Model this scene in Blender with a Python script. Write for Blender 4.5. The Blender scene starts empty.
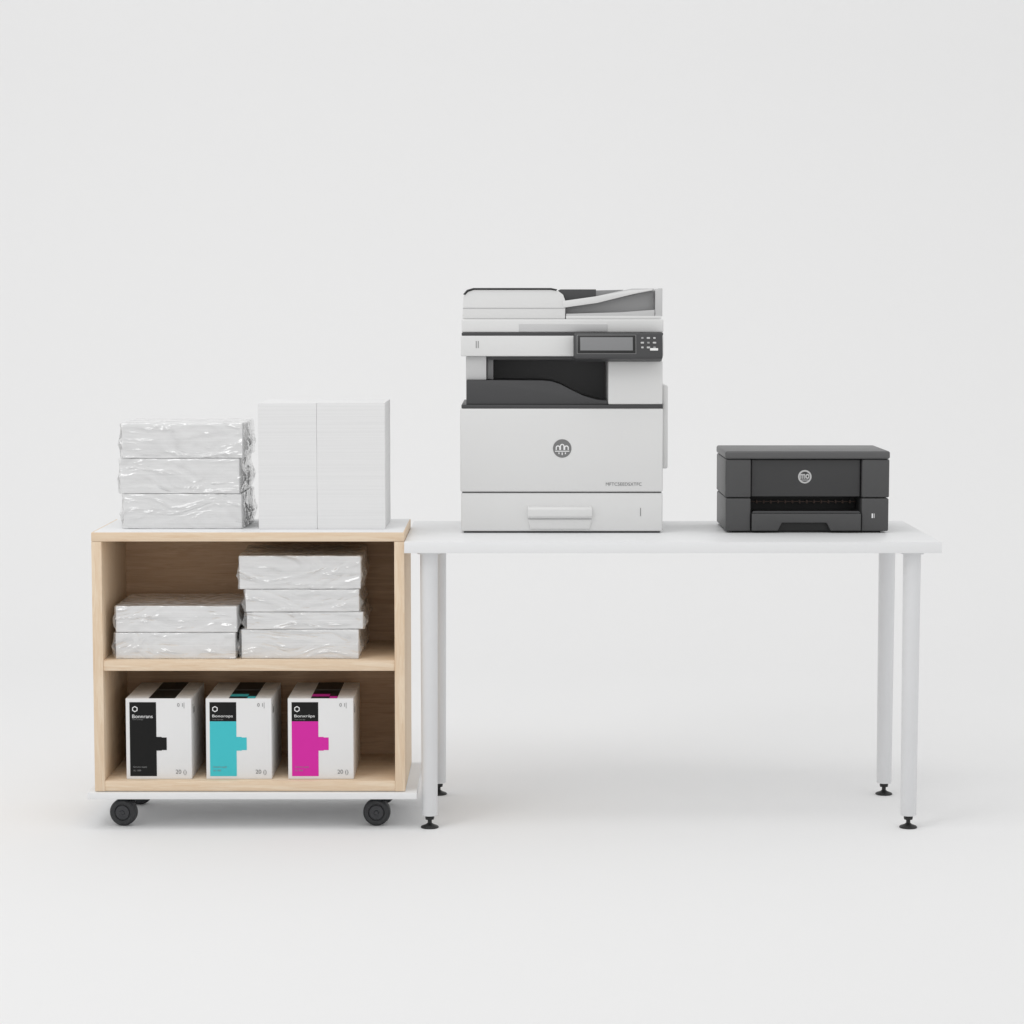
import bpy, bmesh, math, random
from mathutils import Vector, noise, Matrix

scene = bpy.context.scene
scene.view_settings.view_transform = 'Standard'
scene.view_settings.look = 'None'
scene.view_settings.exposure = 0
COL = scene.collection
WL = {}

# ---------------------------------------------------------------- materials
def mat_base(name, col, rough=0.5, spec=0.5, metal=0.0):
    m = bpy.data.materials.new(name); m.use_nodes = True
    b = m.node_tree.nodes['Principled BSDF']
    b.inputs['Base Color'].default_value = (*col, 1)
    b.inputs['Roughness'].default_value = rough
    b.inputs['Metallic'].default_value = metal
    b.inputs['Specular IOR Level'].default_value = spec
    return m, m.node_tree, b

def plastic(name, col, rough=0.45, var=0.04, bump=0.04, scale=900, spec=0.5):
    m, nt, b = mat_base(name, col, rough, spec)
    N, L = nt.nodes, nt.links
    tc = N.new('ShaderNodeTexCoord')
    n1 = N.new('ShaderNodeTexNoise'); n1.inputs['Scale'].default_value = 6; n1.inputs['Detail'].default_value = 5
    L.new(tc.outputs['Object'], n1.inputs['Vector'])
    r = N.new('ShaderNodeMapRange')
    r.inputs['To Min'].default_value = rough - 0.07; r.inputs['To Max'].default_value = rough + 0.07
    L.new(n1.outputs['Fac'], r.inputs['Value']); L.new(r.outputs['Result'], b.inputs['Roughness'])
    mx = N.new('ShaderNodeMix'); mx.data_type = 'RGBA'
    mx.inputs[6].default_value = (*[c * (1 - var) for c in col], 1)
    mx.inputs[7].default_value = (*[min(1, c * (1 + var)) for c in col], 1)
    L.new(n1.outputs['Fac'], mx.inputs[0]); L.new(mx.outputs[2], b.inputs['Base Color'])
    if bump > 0:
        n2 = N.new('ShaderNodeTexNoise'); n2.inputs['Scale'].default_value = scale; n2.inputs['Detail'].default_value = 2
        L.new(tc.outputs['Object'], n2.inputs['Vector'])
        bp = N.new('ShaderNodeBump'); bp.inputs['Strength'].default_value = bump; bp.inputs['Distance'].default_value = 0.001
        L.new(n2.outputs['Fac'], bp.inputs['Height']); L.new(bp.outputs['Normal'], b.inputs['Normal'])
    return m

def wood(name, axis, c1, c2):
    m, nt, b = mat_base(name, c1, 0.55, 0.3)
    N, L = nt.nodes, nt.links
    tc = N.new('ShaderNodeTexCoord'); mp = N.new('ShaderNodeMapping')
    s = {'x': (1.3, 20, 20), 'z': (20, 20, 1.3), 'y': (20, 1.3, 20)}[axis]
    mp.inputs['Scale'].default_value = s
    L.new(tc.outputs['Object'], mp.inputs['Vector'])
    n1 = N.new('ShaderNodeTexNoise'); n1.inputs['Scale'].default_value = 1.5
    n1.inputs['Detail'].default_value = 7; n1.inputs['Roughness'].default_value = 0.65; n1.inputs['Distortion'].default_value = 1.2
    L.new(mp.outputs['Vector'], n1.inputs['Vector'])
    mu = N.new('ShaderNodeMath'); mu.operation = 'MULTIPLY'; mu.inputs[1].default_value = 42
    L.new(n1.outputs['Fac'], mu.inputs[0])
    sn = N.new('ShaderNodeMath'); sn.operation = 'SINE'; L.new(mu.outputs[0], sn.inputs[0])
    n2 = N.new('ShaderNodeTexNoise'); n2.inputs['Scale'].default_value = 16; n2.inputs['Detail'].default_value = 3
    L.new(mp.outputs['Vector'], n2.inputs['Vector'])
    a1 = N.new('ShaderNodeMath'); a1.operation = 'MULTIPLY_ADD'; a1.inputs[1].default_value = 0.08
    L.new(sn.outputs[0], a1.inputs[0]); L.new(n1.outputs['Fac'], a1.inputs[2])
    ad = N.new('ShaderNodeMath'); ad.operation = 'MULTIPLY_ADD'; ad.inputs[1].default_value = 0.45
    L.new(n2.outputs['Fac'], ad.inputs[0]); L.new(a1.outputs[0], ad.inputs[2])
    cr = N.new('ShaderNodeValToRGB')
    cr.color_ramp.elements[0].position = 0.48; cr.color_ramp.elements[0].color = (*c1, 1)
    cr.color_ramp.elements[1].position = 0.98; cr.color_ramp.elements[1].color = (*c2, 1)
    L.new(ad.outputs[0], cr.inputs['Fac']); L.new(cr.outputs['Color'], b.inputs['Base Color'])
    bp = N.new('ShaderNodeBump'); bp.inputs['Strength'].default_value = 0.15; bp.inputs['Distance'].default_value = 0.001
    L.new(n2.outputs['Fac'], bp.inputs['Height']); L.new(bp.outputs['Normal'], b.inputs['Normal'])
    return m

def paper_mat(name, col=(0.76, 0.76, 0.76), lines=420, dark=0.86, bump=0.3):
    m, nt, b = mat_base(name, col, 0.8, 0.2)
    N, L = nt.nodes, nt.links
    tc = N.new('ShaderNodeTexCoord'); mp = N.new('ShaderNodeMapping')
    mp.inputs['Scale'].default_value = (3, 3, lines)
    L.new(tc.outputs['Object'], mp.inputs['Vector'])
    n1 = N.new('ShaderNodeTexNoise'); n1.inputs['Scale'].default_value = 1; n1.inputs['Detail'].default_value = 4
    L.new(mp.outputs['Vector'], n1.inputs['Vector'])
    cr = N.new('ShaderNodeValToRGB')
    cr.color_ramp.elements[0].position = 0.3; cr.color_ramp.elements[0].color = (*[c * dark for c in col], 1)
    cr.color_ramp.elements[1].position = 0.6; cr.color_ramp.elements[1].color = (*col, 1)
    L.new(n1.outputs['Fac'], cr.inputs['Fac']); L.new(cr.outputs['Color'], b.inputs['Base Color'])
    bp = N.new('ShaderNodeBump'); bp.inputs['Strength'].default_value = bump; bp.inputs['Distance'].default_value = 0.001
    L.new(n1.outputs['Fac'], bp.inputs['Height']); L.new(bp.outputs['Normal'], b.inputs['Normal'])
    return m

def film_mat(name):
    m = bpy.data.materials.new(name); m.use_nodes = True
    nt = m.node_tree; N, L = nt.nodes, nt.links
    out = N['Material Output']; N.remove(N['Principled BSDF'])
    tc = N.new('ShaderNodeTexCoord'); oi = N.new('ShaderNodeObjectInfo')
    mp = N.new('ShaderNodeMapping')
    mp.inputs['Rotation'].default_value = (0, 0.45, 0.3); mp.inputs['Scale'].default_value = (1, 1, 2.6)
    ofs = N.new('ShaderNodeVectorMath'); ofs.operation = 'ADD'
    sc = N.new('ShaderNodeMath'); sc.operation = 'MULTIPLY'; sc.inputs[1].default_value = 37
    L.new(oi.outputs['Random'], sc.inputs[0]); L.new(tc.outputs['Object'], ofs.inputs[0]); L.new(sc.outputs[0], ofs.inputs[1])
    L.new(ofs.outputs[0], mp.inputs['Vector'])
    n = N.new('ShaderNodeTexNoise'); n.inputs['Scale'].default_value = 7; n.inputs['Detail'].default_value = 2.5; n.inputs['Distortion'].default_value = 1.2
    L.new(mp.outputs['Vector'], n.inputs['Vector'])
    bp = N.new('ShaderNodeBump'); bp.inputs['Strength'].default_value = 1.0; bp.inputs['Distance'].default_value = 0.030
    L.new(n.outputs['Fac'], bp.inputs['Height'])
    g = N.new('ShaderNodeBsdfGlossy'); g.inputs['Roughness'].default_value = 0.12
    g.inputs['Color'].default_value = (1, 1, 1, 1)
    L.new(bp.outputs['Normal'], g.inputs['Normal'])
    d = N.new('ShaderNodeBsdfDiffuse'); d.inputs['Color'].default_value = (0.8, 0.8, 0.8, 1)
    gd = N.new('ShaderNodeMixShader'); gd.inputs['Fac'].default_value = 0.22
    L.new(g.outputs[0], gd.inputs[1]); L.new(d.outputs[0], gd.inputs[2])
    t = N.new('ShaderNodeBsdfTransparent')
    lw = N.new('ShaderNodeLayerWeight'); lw.inputs['Blend'].default_value = 0.5
    L.new(bp.outputs['Normal'], lw.inputs['Normal'])
    pw = N.new('ShaderNodeMath'); pw.operation = 'POWER'; pw.inputs[1].default_value = 1.9
    L.new(lw.outputs['Facing'], pw.inputs[0])
    mr = N.new('ShaderNodeMath'); mr.operation = 'MULTIPLY_ADD'; mr.use_clamp = True
    mr.inputs[1].default_value = 1.0; mr.inputs[2].default_value = 0.14
    L.new(pw.outputs[0], mr.inputs[0])
    mx = N.new('ShaderNodeMixShader')
    L.new(mr.outputs[0], mx.inputs['Fac']); L.new(t.outputs[0], mx.inputs[1]); L.new(gd.outputs[0], mx.inputs[2])
    L.new(mx.outputs[0], out.inputs['Surface'])
    return m

M_BACK = plastic('backdrop paper', (0.838, 0.838, 0.838), 0.85, 0.003, 0.0, 300, spec=0.1)
M_TABLE = plastic('white laminate', (0.80, 0.805, 0.81), 0.42, 0.01, 0.02)
M_LEG = plastic('white powder coat', (0.72, 0.725, 0.735), 0.38, 0.02, 0.05, 1500)
M_WHITE = plastic('white copier plastic', (0.71, 0.71, 0.705), 0.42, 0.015, 0.06, 1600)
M_WHITE2 = plastic('light grey copier plastic', (0.54, 0.54, 0.54), 0.45, 0.015, 0.06, 1600)
M_GREY = plastic('mid grey plastic', (0.33, 0.33, 0.333), 0.45, 0.02)
M_DARK = plastic('charcoal plastic', (0.050, 0.050, 0.052), 0.42, 0.08, 0.08, 1500)
M_BAY = plastic('grey bay plastic', (0.11, 0.11, 0.112), 0.5, 0.08, 0.05, 1500)
M_DARKP = plastic('dark printer plastic', (0.064, 0.064, 0.065), 0.42, 0.08, 0.12, 1300)
M_DARKL = plastic('dark printer lid plastic', (0.095, 0.095, 0.096), 0.40, 0.08, 0.12, 1300)
M_DARKG = plastic('satin black panel', (0.036, 0.036, 0.037), 0.24, 0.08, 0.02)
M_BLACK = plastic('deep black plastic', (0.010, 0.010, 0.010), 0.5, 0.1)
M_ROLL = plastic('brown roller rubber', (0.085, 0.052, 0.040), 0.5, 0.1)
M_SCREEN = plastic('display glass', (0.22, 0.222, 0.226), 0.15, 0.03, 0.0)
M_RUB = plastic('caster rubber', (0.024, 0.025, 0.027), 0.55, 0.1, 0.1)
M_HUB = plastic('caster hub', (0.034, 0.035, 0.039), 0.4, 0.1)
M_STEEL = plastic('dark steel', (0.08, 0.08, 0.08), 0.35, 0.1)
M_CARD = plastic('white carton', (0.78, 0.78, 0.78), 0.5, 0.015, 0.06, 500)
M_PRB = plastic('black ink print', (0.008, 0.008, 0.008), 0.5, 0.03, 0.0, spec=0.2)
M_PRC = plastic('cyan ink print', (0.06, 0.53, 0.58), 0.5, 0.02, 0.0, spec=0.2)
M_PRM = plastic('magenta ink print', (0.66, 0.025, 0.36), 0.5, 0.02, 0.0, spec=0.2)
M_PRG = plastic('grey ink print', (0.22, 0.22, 0.22), 0.5, 0.02, 0.0)
M_PRW = plastic('white ink print', (0.82, 0.82, 0.82), 0.5, 0.01, 0.0)
M_LOGO = plastic('logo grey', (0.18, 0.18, 0.18), 0.35, 0.05, 0.0)
M_LOGOL = plastic('logo light grey', (0.52, 0.52, 0.52), 0.3, 0.05, 0.0)
M_PAPER = paper_mat('stacked paper', (0.83, 0.83, 0.83), 300, 0.93, 0.12)
M_PAPER2 = paper_mat('loose stacked paper', (0.78, 0.78, 0.78), 380, 0.955, 0.08)
M_FILM = film_mat('shrink film')
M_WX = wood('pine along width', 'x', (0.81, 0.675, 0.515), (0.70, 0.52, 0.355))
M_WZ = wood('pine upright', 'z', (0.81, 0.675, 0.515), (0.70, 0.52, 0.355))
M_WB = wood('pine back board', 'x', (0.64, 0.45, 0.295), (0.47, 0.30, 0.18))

# ---------------------------------------------------------------- helpers
def thing(name, loc, label, cat, group=None):
    e = bpy.data.objects.new(name, None); e.empty_display_size = 0.05
    e.location = loc; COL.objects.link(e); WL[e.name] = Vector(loc)
    e['label'] = label; e['category'] = cat
    if group: e['group'] = group
    return e

def link(name, me, origin, parent, mat, smooth=True):
    o = bpy.data.objects.new(name, me); COL.objects.link(o)
    if mat: me.materials.append(mat)
    if smooth:
        for p in me.polygons: p.use_smooth = True
        me.set_sharp_from_angle(angle=math.radians(35))
    origin = Vector(origin)
    if parent is not None:
        o.parent = parent; o.location = origin - WL[parent.name]
    else:
        o.location = origin
    WL[o.name] = origin
    return o

def add_box(bm, x0, x1, y0, y1, z0, z1, bev=0.0, seg=2):
    r = bmesh.ops.create_cube(bm, size=1)
    vs = r['verts']
    for v in vs:
        v.co = Vector(((x0 + x1) / 2 + v.co.x * (x1 - x0), (y0 + y1) / 2 + v.co.y * (y1 - y0), (z0 + z1) / 2 + v.co.z * (z1 - z0)))
    if bev > 0:
        es = list({e for v in vs for e in v.link_edges})
        bmesh.ops.bevel(bm, geom=es, offset=bev, segments=seg, affect='EDGES', profile=0.5)

def boxes(name, parent, lst, mat, bev=0.002, seg=2):
    x0 = min(b[0] for b in lst); x1 = max(b[1] for b in lst)
    y0 = min(b[2] for b in lst); y1 = max(b[3] for b in lst)
    z0 = min(b[4] for b in lst); z1 = max(b[5] for b in lst)
    c = Vector(((x0 + x1) / 2, (y0 + y1) / 2, (z0 + z1) / 2))
    me = bpy.data.meshes.new(name); bm = bmesh.new()
    for b in lst:
        add_box(bm, b[0] - c.x, b[1] - c.x, b[2] - c.y, b[3] - c.y, b[4] - c.z, b[5] - c.z, bev, seg)
    bm.to_mesh(me); bm.free()
    return link(name, me, c, parent, mat)

def box(name, parent, x0, x1, y0, y1, z0, z1, mat, bev=0.002, seg=2):
    return boxes(name, parent, [(x0, x1, y0, y1, z0, z1)], mat, bev, seg)

def prism(name, parent, pts, y0, y1, mat, bev=0.001, seg=2, plane='xz'):
    a = sum(p[0] for p in pts) / len(pts); b = sum(p[1] for p in pts) / len(pts)
    me = bpy.data.meshes.new(name); bm = bmesh.new()
    m = (y0 + y1) / 2; h = (y1 - y0) / 2
    def P(p, s):
        if plane == 'xz': return (p[0] - a, s * h, p[1] - b)
        if plane == 'yz': return (s * h, p[0] - a, p[1] - b)
        return (p[0] - a, p[1] - b, s * h)
    f = [bm.verts.new(P(p, -1)) for p in pts]; k = [bm.verts.new(P(p, 1)) for p in pts]
    bm.faces.new(f); bm.faces.new(list(reversed(k)))
    n = len(pts)
    for i in range(n):
        bm.faces.new((f[i], k[i], k[(i + 1) % n], f[(i + 1) % n]))
    bmesh.ops.recalc_face_normals(bm, faces=bm.faces)
    if bev > 0:
        bmesh.ops.bevel(bm, geom=list(bm.edges), offset=bev, segments=seg, affect='EDGES', profile=0.5, clamp_overlap=True)
    bm.to_mesh(me); bm.free()
    org = {'xz': (a, m, b), 'yz': (m, a, b), 'xy': (a, b, m)}[plane]
    return link(name, me, org, parent, mat)

def lathe(name, parent, org, prof, mat, axis='z', n=40):
    me = bpy.data.meshes.new(name); bm = bmesh.new()
    rings = []
    for r, h in prof:
        if r < 1e-6:
            rings.append([bm.verts.new((0, 0, h))])
        else:
            rings.append([bm.verts.new((r * math.cos(2 * math.pi * i / n), r * math.sin(2 * math.pi * i / n), h)) for i in range(n)])
    for A, B in zip(rings, rings[1:]):
        for i in range(n):
            j = (i + 1) % n
            if len(A) == 1 and len(B) > 1: bm.faces.new((A[0], B[i], B[j]))
            elif len(B) == 1 and len(A) > 1: bm.faces.new((A[i], B[0], A[j]))
            elif len(A) > 1: bm.faces.new((A[i], B[i], B[j], A[j]))
    bmesh.ops.recalc_face_normals(bm, faces=bm.faces)
    if axis == 'y':
        bmesh.ops.rotate(bm, verts=bm.verts, cent=(0, 0, 0), matrix=Matrix.Rotation(math.radians(90), 3, 'X'))
    elif axis == 'x':
        bmesh.ops.rotate(bm, verts=bm.verts, cent=(0, 0, 0), matrix=Matrix.Rotation(math.radians(90), 3, 'Y'))
    bm.to_mesh(me); bm.free()
    return link(name, me, org, parent, mat)

def arch(name, parent, cx, y, zb, zs, ro, th, mat):
    pts = [(cx - ro, zb), (cx - ro, zs)]
    for i in range(1, 12):
        a = math.pi - math.pi * i / 12
        pts.append((cx + ro * math.cos(a), zs + ro * math.sin(a)))
    pts += [(cx + ro, zs), (cx + ro, zb), (cx + ro - th, zb), (cx + ro - th, zs)]
    ri = ro - th
    for i in range(1, 12):
        a = math.pi * i / 12
        pts.append((cx + ri * math.cos(a), zs + ri * math.sin(a)))
    pts += [(cx - ri, zs), (cx - ri, zb)]
    return prism(name, parent, pts, y, y + 0.0012, mat, 0)

def text(name, parent, s, x, y, z, width, mat, align='l', bold=0.0, height=None):
    cu = bpy.data.curves.new('t', 'FONT'); cu.body = s; cu.size = 1; cu.offset = bold
    t = bpy.data.objects.new('t', cu); COL.objects.link(t)
    bpy.context.view_layer.update()
    dg = bpy.context.evaluated_depsgraph_get()
    me = bpy.data.meshes.new_from_object(t.evaluated_get(dg))
    bpy.data.objects.remove(t); bpy.data.curves.remove(cu)
    xs = [v.co.x for v in me.vertices]; w = max(xs) - min(xs); sc = width / w; mn = min(xs)
    ys = [v.co.y for v in me.vertices]; yc = (max(ys) + min(ys)) / 2
    sy = sc if height is None else height / (max(ys) - min(ys))
    for v in me.vertices:
        X = (v.co.x - mn) * sc - (width / 2 if align == 'c' else 0)
        v.co = Vector((X, 0, (v.co.y - yc) * sy))
    me.name = name; me.materials.clear()
    return link(name, me, (x, y, z), parent, mat, smooth=False)

# ---------------------------------------------------------------- backdrop
def backdrop():
    R = 2.6; Y = 2.8
    prof = [(-10.0, 0.0), (Y, 0.0)]
    for i in range(1, 33):
        a = math.radians(90 * i / 32)
        prof.append((Y + R * math.sin(a), R - R * math.cos(a)))
    prof.append((Y + R, 7.0))
    me = bpy.data.meshes.new('backdrop'); bm = bmesh.new()
    A = [bm.verts.new((-10, y, z)) for y, z in prof]; B = [bm.verts.new((10, y, z)) for y, z in prof]
    for i in range(len(prof) - 1):
        bm.faces.new((A[i], B[i], B[i + 1], A[i + 1]))
    bm.to_mesh(me); bm.free()
    o = link('ground', me, (0, 0, 0), None, M_BACK)
    o['kind'] = 'structure'
backdrop()

# ---------------------------------------------------------------- table
TX0 = -0.2755
T = thing('table', (0.406, 0.30, 0), 'long white rectangular table with four round legs', 'table')
box('table_top', T, TX0, 1.098, 0.0, 0.61, 0.723, 0.751, M_TABLE, 0.0006, 2)
for lx, ly in ((-0.214, 0.052), (-0.204, 0.475), (1.031, 0.052), (1.034, 0.475)):
    lg = lathe('leg', T, (lx, ly, 0.0), [(0, 0.033), (0.0195, 0.033), (0.0205, 0.035), (0.0228, 0.700), (0.0228, 0.722), (0, 0.722)], M_LEG)
    lathe('levelling_foot', lg, (lx, ly, 0.0), [(0, 0.0005), (0.0225, 0.0005), (0.0235, 0.002), (0.0215, 0.0045), (0.010, 0.009), (0.0055, 0.013), (0.0055, 0.021), (0.011, 0.022), (0.012, 0.028), (0.009, 0.0335), (0, 0.0335)], M_BLACK)
    lathe('mounting_plate', lg, (lx, ly, 0.0), [(0, 0.7165), (0.03, 0.7165), (0.03, 0.7228), (0, 0.7228)], M_LEG)

# ---------------------------------------------------------------- cabinet
CX0, CX1, CY0, CY1 = -1.080, -0.2765, 0.03, 0.42
C = thing('shelf_cabinet', ((CX0 + CX1) / 2, 0.215, 0), 'open pale pine cabinet on casters beside the white table', 'cabinet')
t = 0.026
box('side_panel', C, CX0, CX0 + t, CY0, CY1, 0.100, 0.7495, M_WZ, 0.0012)
box('side_panel', C, CX1 - t, CX1, CY0, CY1, 0.100, 0.7495, M_WZ, 0.0012)
tp = box('top_panel', C, CX0, CX1, CY0, CY1, 0.750, 0.773, M_WX, 0.0012)
box('top_laminate', tp, CX0 + 0.006, CX1 - 0.003, CY0 + 0.003, CY1 - 0.004, 0.7722, 0.7740, M_TABLE, 0.0005)
box('bottom_panel', C, CX0 + t, CX1 - t, CY0 + 0.0015, CY1 - 0.012, 0.1005, 0.1275, M_WX, 0.0012)
box('shelf', C, CX0 + t, CX1 - t, CY0 + 0.003, CY1 - 0.012, 0.4145, 0.4415, M_WX, 0.0012)
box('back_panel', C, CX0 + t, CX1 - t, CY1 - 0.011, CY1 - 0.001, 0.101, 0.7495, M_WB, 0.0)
box('base_board', C, CX0 - 0.018, CX1 + 0.030, CY0 - 0.012, CY1 + 0.012, 0.0815, 0.0985, M_TABLE, 0.001)
for cx in (-1.014, -0.353):
    for cy in (0.080, 0.345):
        ca = bpy.data.objects.new('caster', None); ca.empty_display_size = .02
        COL.objects.link(ca); ca.parent = C; ca.location = Vector((cx, cy, 0)) - WL[C.name]; WL[ca.name] = Vector((cx, cy, 0))
        lathe('caster_wheel', ca, (cx, cy, 0.0360), [(0, -0.011), (0.020, -0.011), (0.022, -0.0135), (0.0305, -0.0135), (0.035, -0.010), (0.036, 0), (0.035, 0.010), (0.0305, 0.0135), (0.022, 0.0135), (0.020, 0.011), (0, 0.011)], M_RUB, 'y', 48)
        lathe('wheel_hub', ca, (cx, cy - 0.0115, 0.0360), [(0, 0.005), (0.005, 0.005), (0.007, 0.0025), (0.018, 0.0018), (0.019, 0.0), (0, 0.0)], M_HUB, 'y', 32)
        prism('caster_fork', ca, [(cx - 0.006, 0.030), (cx + 0.006, 0.030), (cx + 0.026, 0.060), (cx + 0.026, 0.075), (cx - 0.002, 0.076), (cx - 0.002, 0.060)], cy + 0.0145, cy + 0.018, M_RUB, 0.0005)
        box('swivel_plate', ca, cx - 0.024, cx + 0.028, cy - 0.022, cy + 0.022, 0.0745, 0.0812, M_STEEL, 0.001)
        ca.rotation_euler[2] = random.Random(int(cx * 100 + cy * 999)).uniform(-0.25, 0.25)

# ---------------------------------------------------------------- paper
def soft_box(name, parent, x0, x1, y0, y1, z0, z1, mat, r, amp, freq, seed, cuts, end=0.0, sheet=0.0):
    c = Vector(((x0 + x1) / 2, (y0 + y1) / 2, (z0 + z1) / 2)); S = Vector((x1 - x0, y1 - y0, z1 - z0)) / 2
    me = bpy.data.meshes.new(name); bm = bmesh.new()
    bmesh.ops.create_cube(bm, size=2)
    bmesh.ops.subdivide_edges(bm, edges=bm.edges, cuts=cuts, use_grid_fill=True)
    off = Vector((seed * 7.31, seed * 3.17, seed * 1.93))
    def warp(u):
        return math.copysign(1 - (1 - abs(u)) ** 1.5, u)
    for v in bm.verts:
        p = Vector((warp(v.co.x) * S.x, warp(v.co.y) * S.y, v.co.z * S.z))
        k = abs(v.co.x)
        q = Vector([max(-(S[i] - r), min(S[i] - r, p[i])) for i in range(3)])
        d = p - q
        if d.length > 1e-9: p = q + d.normalized() * r
        w = noise.noise_vector((p + off) * freq)
        w2 = noise.noise_vector((p + off * 2) * freq * 3)
        ridge = (1 - abs(w2.x) * 2)
        g = 1 + (3.0 * max(0, k - 0.7) if end else 0)
        dp = Vector((w.x, w.y, w.z * 0.35)) * amp + Vector((w2.x, w2.y, w2.z * .3)) * amp * 0.5
        p = p + dp * g
        if end and k > 0.7 and abs(v.co.z) < 0.97:
            tri = max(0.0, (0.55 + 0.45 * noise.noise(Vector((seed, p.y * 12, 2.2)))) - abs(v.co.z + 0.2))
            p.x += math.copysign(end * tri * (0.4 + 0.9 * ridge * 0.6) * max(0, (k - 0.8)) * 5, v.co.x)
        if sheet:
            n = noise.noise(Vector((seed * 3.1, 0.5, p.z * 260)))
            n2 = noise.noise(Vector((seed * 5.1, 4.5, p.z * 35)))
            p.x += n * sheet + n2 * sheet * 2; p.y += n * sheet
        p.z = max(-S.z, min(S.z + amp * 0.25, p.z))
        v.co = p
    bm.to_mesh(me); bm.free()
    return link(name, me, c, parent, mat)

def ream(x0, x1, y0, y1, z0, z1, seed, label):
    e = thing('paper_ream', ((x0 + x1) / 2, (y0 + y1) / 2, z0), label, 'paper ream', 'wrapped reams of white paper')
    soft_box('paper_sheets', e, x0 + 0.0040, x1 - 0.0040, y0 + 0.0034, y1 - 0.0034, z0 + 0.0002, z1 - 0.0006, M_PAPER, 0.0016, 0.0007, 6, seed, 30, 0, 0.00025)
    soft_box('plastic_wrap', e, x0, x1, y0, y1, z0, z1, M_FILM, 0.0040, 0.0023, 15, seed + 40, 44, 0.015)
    e.rotation_euler[2] = random.Random(seed).uniform(-0.018, 0.018)

L1 = 'shrink-wrapped white paper ream stacked on the wooden cabinet'
zb = 0.7743
for i, (a, b) in enumerate([(-1.014, -0.699), (-1.022, -0.704), (-1.017, -0.697)]):
    ream(a, b, 0.118, 0.385, zb, zb + 0.0918, 3 + i, L1); zb += 0.0920
L2 = 'shrink-wrapped white paper ream in the short pile on the shelf'
zb = 0.4418
for i, (a, b) in enumerate([(-1.030, -0.712), (-1.028, -0.708)]):
    ream(a, b, 0.055, 0.325, zb, zb + 0.0693, 11 + i, L2); zb += 0.0695
L3 = 'shrink-wrapped white paper ream in the tall pile on the shelf'
zb = 0.4418
for i, (a, b) in enumerate([(-0.703, -0.392), (-0.692, -0.384), (-0.695, -0.394), (-0.709, -0.388)]):
    h = (0.0770, 0.045, 0.059, 0.087)[i]
    ream(a, b, 0.058, 0.355, zb, zb + h, 21 + i, L3); zb += h + 0.0002

for i, (a, b) in enumerate([(-0.658, -0.5062), (-0.5058, -0.329)]):
    e = thing('paper_stack', ((a + b) / 2, 0.24, 0.7743), 'tall squared stack of loose white paper on the cabinet', 'paper stack', 'tall loose paper stacks')
    soft_box('paper_sheets', e, a, b, 0.112, 0.372, 0.7743, 1.1015 + 0.001 * i, M_PAPER2, 0.0012, 0.0002, 5, 60 + i, 60, 0, 0.00012)

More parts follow.
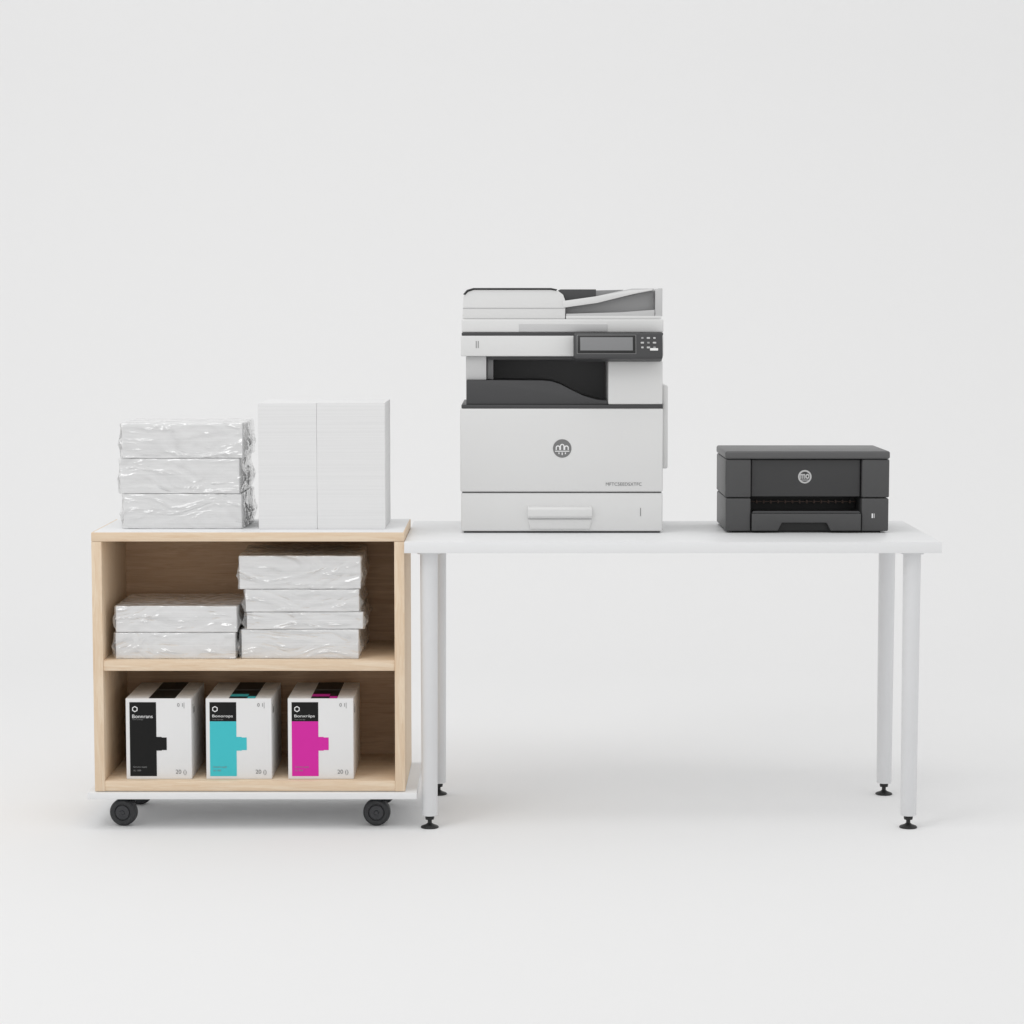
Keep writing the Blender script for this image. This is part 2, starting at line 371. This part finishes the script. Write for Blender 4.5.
# ---------------------------------------------------------------- toner cartons
def toner(x0, ink, word, label, two=False):
    x1 = x0 + 0.170; y0, y1, z0, z1 = 0.050, 0.315, 0.1280, 0.340
    e = thing('toner_box', ((x0 + x1) / 2, (y0 + y1) / 2, z0), label, 'cartridge box', 'toner cartridge boxes on the lower shelf')
    box('carton', e, x0, x1, y0, y1, z0, z1, M_CARD, 0.0018, 3)
    f = y0
    a, b = x0 + 0.010, x0 + 0.079
    zt = z1 - 0.010; zs = z1 - 0.060; zl = z0 + 0.008
    box('printed_header', e, a, b, f - 0.0006, f + 0.001, zs if two else zl, zt, M_PRB, 0)
    if two:
        box('colour_band', e, a, b, f - 0.0006, f + 0.001, zl, zs - 0.0002, ink, 0)
    zc = z0 + 0.093
    prism('colour_tab', e, [(b, zc + 0.018), (b + 0.013, zc + 0.018), (b + 0.014, zc + 0.0165), (b + 0.026, zc + 0.0165), (b + 0.0265, zc + 0.016), (b + 0.0265, zc - 0.016), (b + 0.026, zc - 0.0165), (b + 0.014, zc - 0.0165), (b + 0.013, zc - 0.018), (b, zc - 0.018)], f - 0.0006, f + 0.001, ink, 0)
    ta, tb = x0 + 0.060, x0 + 0.128
    box('top_print', e, ta, tb, y0 + 0.001, y1 - 0.002, z1 - 0.001, z1 + 0.0005, M_PRB, 0)
    if two:
        box('top_colour_print', e, ta, tb - 0.022, y0 + 0.03, y0 + 0.065, z1 - 0.0005, z1 + 0.0009, ink, 0)
        box('top_colour_print', e, tb - 0.02, tb, y0 + 0.001, y0 + 0.03, z1 - 0.0005, z1 + 0.0009, ink, 0)
    box('flap_seam', e, x0 + 0.002, x1 - 0.002, y0 + 0.131, y0 + 0.1322, z1 + 0.0008, z1 + 0.0013, M_PRG, 0)
    em = lathe('emblem', e, (a + 0.014, f - 0.0005, zt - 0.018), [(0.0055, 0.0), (0.0080, 0.0), (0.0080, 0.0006), (0.0055, 0.0006), (0.0055, 0.0)], M_PRW, 'y', 6)
    em.rotation_euler[1] = math.radians(30)
    text('brand_lettering', e, word, a + 0.007, f - 0.0012, zt - 0.037, 0.053, M_PRW, bold=0.0, height=0.0090)
    text('small_lettering', e, 'Toner Cartridge', a + 0.007, f - 0.0012, zt - 0.0455, 0.028, M_PRG)
    text('small_lettering', e, 'Genuine supply', a + 0.008, f - 0.0012, zl + 0.024, 0.036, M_PRG)
    text('small_lettering', e, 'XL 1500', a + 0.008, f - 0.0012, zl + 0.015, 0.020, M_PRG)
    text('carton_mark', e, '0 1', x1 - 0.036, f - 0.0012, z1 - 0.017, 0.014, M_PRG)
    box('carton_mark', e, x1 - 0.019, x1 - 0.018, f - 0.0006, f + 0.001, z1 - 0.026, z1 - 0.011, M_PRG, 0)
    text('carton_mark', e, '20 ()', x1 - 0.042, f - 0.0012, z0 + 0.018, 0.028, M_PRG)
    s0, s1 = x1 - 0.001, x1 + 0.0005
    box('side_mark', e, s0, s1, y0 + 0.03, y0 + 0.034, z1 - 0.045, z1 - 0.02, M_PRG, 0)
    box('side_mark', e, s0, s1, y0 + 0.045, y0 + 0.06, z1 - 0.045, z1 - 0.03, M_PRG, 0)

toner(-1.001, M_PRB, 'Bonnrans', 'white toner box with black printed strip on the bottom shelf')
toner(-0.7935, M_PRC, 'Bonorops', 'white toner box with cyan printed strip on the bottom shelf', True)
toner(-0.581, M_PRM, 'Bonxriips', 'white toner box with magenta printed strip on the bottom shelf', True)

# ---------------------------------------------------------------- copier
fy = 0.25; by = 0.605
K = thing('copier', (0.133, 0.43, 0.751), 'large white multifunction copier standing on the white table', 'copier')
def X(p): return (p - 512) * 0.00265
def Z(p): return 1.3425 - (p - 310) * 0.002648
box('base_foot', K, -0.128, 0.393, fy + 0.006, by - 0.01, 0.7512, 0.759, M_DARK, 0.001)
dr = box('paper_drawer', K, -0.135, 0.400, fy, by, 0.7560, 0.8580, M_WHITE, 0.004, 3)
prism('drawer_handle', dr, [(fy + 0.001, 0.8230), (fy - 0.010, 0.8205), (fy - 0.015, 0.815), (fy - 0.0155, 0.798), (fy - 0.013, 0.7940), (fy - 0.005, 0.790), (fy + 0.001, 0.788)], 0.042, 0.212, M_WHITE, 0.0012, 2, 'yz')
prism('handle_recess', dr, [(0.042, 0.7885), (0.212, 0.7885), (0.206, 0.7620), (0.048, 0.7620)], fy - 0.005, fy + 0.002, M_WHITE, 0.0020, 3)
box('drawer_mark', dr, 0.3405, 0.3425, fy - 0.0008, fy + 0.001, 0.796, 0.818, M_PRG, 0)
box('drawer_gap', K, -0.132, 0.397, fy + 0.006, by - 0.004, 0.8560, 0.865, M_DARK, 0)
fc = box('front_cover', K, -0.137, 0.400, fy - 0.003, by, 0.8612, 1.082, M_WHITE, 0.004, 3)
ez = 0.9765; ex = 0.133
lathe('emblem', fc, (ex, fy - 0.003, ez), [(0, 0.0012), (0.0235, 0.0012), (0.0245, 0.0005), (0.0245, -0.001), (0, -0.001)], M_LOGO, 'y', 48)
for k, (dx, h) in enumerate([(-0.0112, 0.0020), (0.0, 0.0060), (0.0112, 0.0020)]):
    arch('emblem_arch', fc, ex + dx, fy - 0.0050 - 0.0001 * k, ez - 0.004, ez + h, 0.0062, 0.0030, M_PRW)
box('emblem_line', fc, ex - 0.0190, ex + 0.0190, fy - 0.0048, fy - 0.0036, ez - 0.0085, ez - 0.0062, M_PRW, 0)
for dx in (-0.0085, 0.0, 0.0085):
    box('emblem_bar', fc, ex + dx - 0.0014, ex + dx + 0.0014, fy - 0.0047, fy - 0.0036, ez - (0.0175 if dx == 0 else 0.0150), ez - 0.0105, M_PRW, 0)
text('model_lettering', fc, 'MFTC5EEDSXTFC', 0.249, fy - 0.0040, Z(484), 0.095, M_PRG)
box('dark_trim', K, -0.134, 0.399, fy - 0.001, by - 0.002, 1.0825, 1.0925, M_DARK, 0.002)
# output bay
prism('output_tray', K, [(-0.121, 1.0930), (0.2535, 1.0930), (0.2535, 1.102), (0.225, 1.105), (0.190, 1.115), (0.155, 1.132), (0.128, 1.146), (0.105, 1.1535), (0.08, 1.1560), (-0.121, 1.157)], fy + 0.004, by - 0.03, M_DARK, 0.0008)
box('bay_wall', K, -0.066, 0.2535, by - 0.165, by - 0.004, 1.093, 1.2165, M_BAY, 0)
box('bay_ceiling', K, -0.066, 0.2535, fy + 0.02, by - 0.166, 1.211, 1.2185, M_DARK, 0)
box('inner_feeder', K, -0.066, -0.050, fy + 0.05, by - 0.166, 1.158, 1.2105, M_GREY, 0.001)
box('bay_column', K, -0.122, -0.068, fy + 0.012, by, 1.1575, 1.2195, M_WHITE2, 0.002)
box('bay_block', K, 0.2545, 0.3985, fy, by, 1.0930, 1.2075, M_WHITE, 0.003, 3)
box('bay_block_gap', K, 0.258, 0.396, fy + 0.006, by - 0.002, 1.206, 1.2205, M_DARK, 0)
# scanner
sc = box('scanner_unit', K, -0.135, 0.400, fy - 0.002, by, 1.2200, 1.2745, M_WHITE, 0.003, 3)
box('scanner_mark', sc, X(476), X(476.7), fy - 0.0028, fy, Z(348), Z(341), M_PRG, 0)
box('scanner_mark', sc, X(478), X(478.7), fy - 0.0028, fy, Z(348), Z(341), M_PRG, 0)
box('scanner_trim', K, -0.133, 0.399, fy - 0.001, by - 0.002, 1.2750, 1.2820, M_DARK, 0.001)
lid = box('scanner_lid', K, -0.133, 0.400, fy + 0.002, by, 1.2825, 1.3180, M_WHITE, 0.004, 3)
box('lid_grip', lid, X(519), X(607), fy - 0.0005, fy + 0.006, 1.2850, 1.3050, M_WHITE2, 0.0015)
# control panel: a tilted console that projects from the front
cp = boxes('control_panel', K, [(0.1617, 0.3955, fy - 0.046, fy - 0.004, 1.2090, 1.2800)], M_DARK, 0.007, 5)
pf = fy - 0.046
box('display_surround', cp, X(576), X(635), pf - 0.0006, pf + 0.002, Z(356), Z(336.3), M_LOGO, 0.001)
dp = box('display_bezel', cp, X(576.8), X(634.2), pf - 0.0012, pf + 0.002, Z(355.3), Z(337), M_BLACK, 0.0005)
box('display_screen', cp, X(579.5), X(631.5), pf - 0.0020, pf + 0.002, Z(352.5), Z(339), M_SCREEN, 0.0004)
for r in range(3):
    for c in range(3):
        xx = X(641 + c * 6.0); zz = Z(339.8 + r * 4.8)
        w = 0.0044 if (r + c) % 2 else 0.0032
        box('panel_button', cp, xx - w, xx + w, pf - 0.0026, pf + 0.001, zz - 0.0024, zz + 0.0024, M_LOGOL if (r * 3 + c) % 4 else M_GREY, 0.0011, 3)
box('start_button', cp, X(648.5), X(656.5), pf - 0.0032, pf + 0.001, Z(352.6), Z(350.2), M_PRW, 0.0012, 3)
cp.rotation_euler[0] = math.radians(-15)
# document feeder
fd = prism('document_feeder', K, [(X(462.5), 1.3185), (X(565), 1.3185), (X(565.5), Z(302)), (X(563), Z(295)), (X(558), Z(291.3)), (X(551), Z(290)), (X(474), Z(290)), (X(468), Z(292)), (X(463.5), Z(297))], fy + 0.012, by - 0.02, M_WHITE, 0.002, 3)
prism('feeder_trim', fd, [(X(464), Z(295.0)), (X(468), Z(291.2)), (X(474), Z(289.3)), (X(551), Z(289.3)), (X(557), Z(290.4)), (X(557), Z(289.6)), (X(551), Z(288.3)), (X(473.5), Z(288.3)), (X(467), Z(290.2)), (X(463.2), Z(294.6))], fy + 0.009, by - 0.022, M_DARK, 0.0)
prism('feeder_seam', fd, [(X(463), Z(308.2)), (X(565), Z(308.2)), (X(565), Z(308.7)), (X(463), Z(308.7))], fy + 0.0113, fy + 0.014, M_GREY, 0)
box('output_base', K, X(565.8), X(661), fy + 0.012, by - 0.02, 1.3185, Z(316.0), M_WHITE, 0.001)
prism('output_side', K, [(X(566), Z(315.8)), (X(654.3), Z(315.8)), (X(654.3), Z(291)), (X(640), Z(293.5)), (X(600), Z(302.5)), (X(566), Z(306))], fy + 0.040, by - 0.03, M_GREY, 0.0008)
prism('output_ledge', K, [(X(566), Z(316.6)), (X(654.3), Z(316.6)), (X(654.3), Z(310)), (X(620), Z(312.5)), (X(566), Z(314))], fy + 0.014, fy + 0.0395, M_WHITE2, 0.0006)
prism('feeder_end_panel', K, [(X(654.8), Z(316.5)), (X(662), Z(316.5)), (X(662), Z(288.6)), (X(658), Z(288.6)), (X(654.8), Z(291))], fy + 0.013, by - 0.02, M_WHITE2, 0.0015)
prism('input_tray', K, [(X(597), Z(301.0)), (X(654), Z(290.8)), (X(654), Z(288.8)), (X(632), Z(288.8)), (X(597), Z(296.5))], fy + 0.030, by - 0.065, M_WHITE2, 0.0006)
prism('feeder_arm', K, [(X(563), Z(308)), (X(597), Z(303.2)), (X(638), Z(293.2)), (X(652), Z(290.6)), (X(652), Z(289.2)), (X(630), Z(290.4)), (X(596), Z(296.6)), (X(563), Z(301.2))], fy + 0.010, fy + 0.0295, M_WHITE, 0.0010)
box('paper_entry', K, X(560), X(596), fy + 0.03, by - 0.07, Z(302), Z(289.6), M_DARK, 0.001)
prism('entry_guide', K, [(X(596.5), Z(298)), (X(596.5), Z(290)), (X(628), Z(289.2)), (X(628), Z(292))], by - 0.06, by - 0.03, M_GREY, 0.0)
box('bypass_tray', K, 0.4005, 0.4155, fy + 0.04, by - 0.12, 0.920, 1.142, M_WHITE, 0.005, 3)

# ---------------------------------------------------------------- small printer
P = thing('printer', (0.781, 0.40, 0.751), 'compact charcoal grey inkjet printer standing on the white table', 'printer')
x0, x1, y0, y1 = 0.567, 1.002, 0.252, 0.530
boxes('upper_casing', P, [(x0, 0.6345, y0, y1 - 0.002, 0.8455, 0.9470), (0.9290, x1, y0, y1 - 0.002, 0.8455, 0.9470), (0.632, 0.931, y0 + 0.06, y1 - 0.004, 0.8465, 0.946)], M_DARKP, 0.004, 3)
boxes('lower_casing', P, [(x0 + 0.001, 0.6345, y0, y1 - 0.002, 0.7560, 0.8435), (0.9290, x1 - 0.001, y0, y1 - 0.002, 0.7560, 0.8435), (0.632, 0.931, y0 + 0.18, y1 - 0.004, 0.757, 0.8425)], M_DARKP, 0.004, 3)
box('rubber_foot', P, x0 + 0.02, x1 - 0.02, y0 + 0.02, y1 - 0.02, 0.7512, 0.7575, M_BLACK, 0.001)
box('lid', P, x0 - 0.001, x1 + 0.001, y0 - 0.003, y1, 0.9480, 0.9690, M_DARKL, 0.006, 4)
fp = box('front_panel', P, 0.6360, 0.9275, y0 + 0.014, y0 + 0.035, 0.8465, 0.9465, M_DARKG, 0.003, 3)
lx, lz = 0.779, 0.900
pfy = y0 + 0.014
lathe('emblem', fp, (lx, pfy, lz), [(0.0136, -0.001), (0.0136, 0.0008), (0.0174, 0.0008), (0.0180, 0.0003), (0.0180, -0.001)], M_LOGOL, 'y', 40)
text('emblem_lettering', fp, 'mo', lx, pfy - 0.0010, lz + 0.001, 0.024, M_LOGOL, 'c', 0.03, 0.0135)
box('emblem_line', fp, lx - 0.009, lx + 0.009, pfy - 0.0010, pfy + 0.0005, lz - 0.0098, lz - 0.0078, M_LOGOL, 0)
box('slot_interior', P, 0.636, 0.928, y0 + 0.12, y0 + 0.175, 0.803, 0.845, M_BLACK, 0)
box('roller_bar', P, 0.642, 0.922, y0 + 0.07, y0 + 0.076, 0.828, 0.8305, M_ROLL, 0.0006)
for i in range(14):
    xx = 0.655 + i * 0.0193
    box('output_roller', P, xx, xx + 0.004, y0 + 0.066, y0 + 0.080, 0.8245, 0.8335, M_ROLL, 0.001)
tz0, tz1 = 0.7575, 0.803
tr = prism('output_tray', P, [(0.637, tz0), (0.706, tz0), (0.717, 0.779), (0.836, 0.779), (0.847, tz0), (0.927, tz0), (0.927, tz1), (0.637, tz1)], y0 - 0.006, y0 + 0.12, M_DARKP, 0.0018, 3)
box('tray_recess', tr, 0.700, 0.852, y0 + 0.014, y0 + 0.02, tz0 - 0.001, 0.782, M_BLACK, 0)
prism('tray_lip', tr, [(0.637, 0.8035), (0.927, 0.8035), (0.922, 0.8095), (0.642, 0.8095)], y0 - 0.001, y0 + 0.012, M_DARK, 0.001)
box('status_mark', P, 0.9560, 0.9600, y0 - 0.0006, y0 + 0.001, 0.791, 0.803, M_PRW, 0)
box('status_mark', P, 0.9620, 0.9640, y0 - 0.0006, y0 + 0.001, 0.791, 0.803, M_LOGOL, 0)

# ---------------------------------------------------------------- light
w = bpy.data.worlds.new('World'); scene.world = w; w.use_nodes = True
w.node_tree.nodes['Background'].inputs[0].default_value = (1, 1, 1, 1)
w.node_tree.nodes['Background'].inputs[1].default_value = 0.88

def area(name, loc, target, size, power, sy=None):
    l = bpy.data.lights.new(name, 'AREA'); l.energy = power; l.size = size
    if sy: l.shape = 'RECTANGLE'; l.size_y = sy
    o = bpy.data.objects.new(name, l); COL.objects.link(o); o.location = loc
    o.rotation_euler = (Vector(target) - Vector(loc)).to_track_quat('-Z', 'Y').to_euler()
    return o
area('wall_softbox', (-1.0, -1.0, 5.6), (0, 5.4, 1.9), 4.0, 48, 2.0)
area('front_softbox', (-2.4, -3.0, 4.6), (-0.1, 0.2, 0.6), 1.6, 32)

# ---------------------------------------------------------------- camera
cd = bpy.data.cameras.new('camera'); cam = bpy.data.objects.new('camera', cd); COL.objects.link(cam)
cam.location = (0, -6.0, 1.343); cam.rotation_euler = (math.radians(90 - 4.9), 0, 0)
cd.sensor_width = 36; cd.lens = 83.0; cd.clip_end = 100
scene.camera = cam
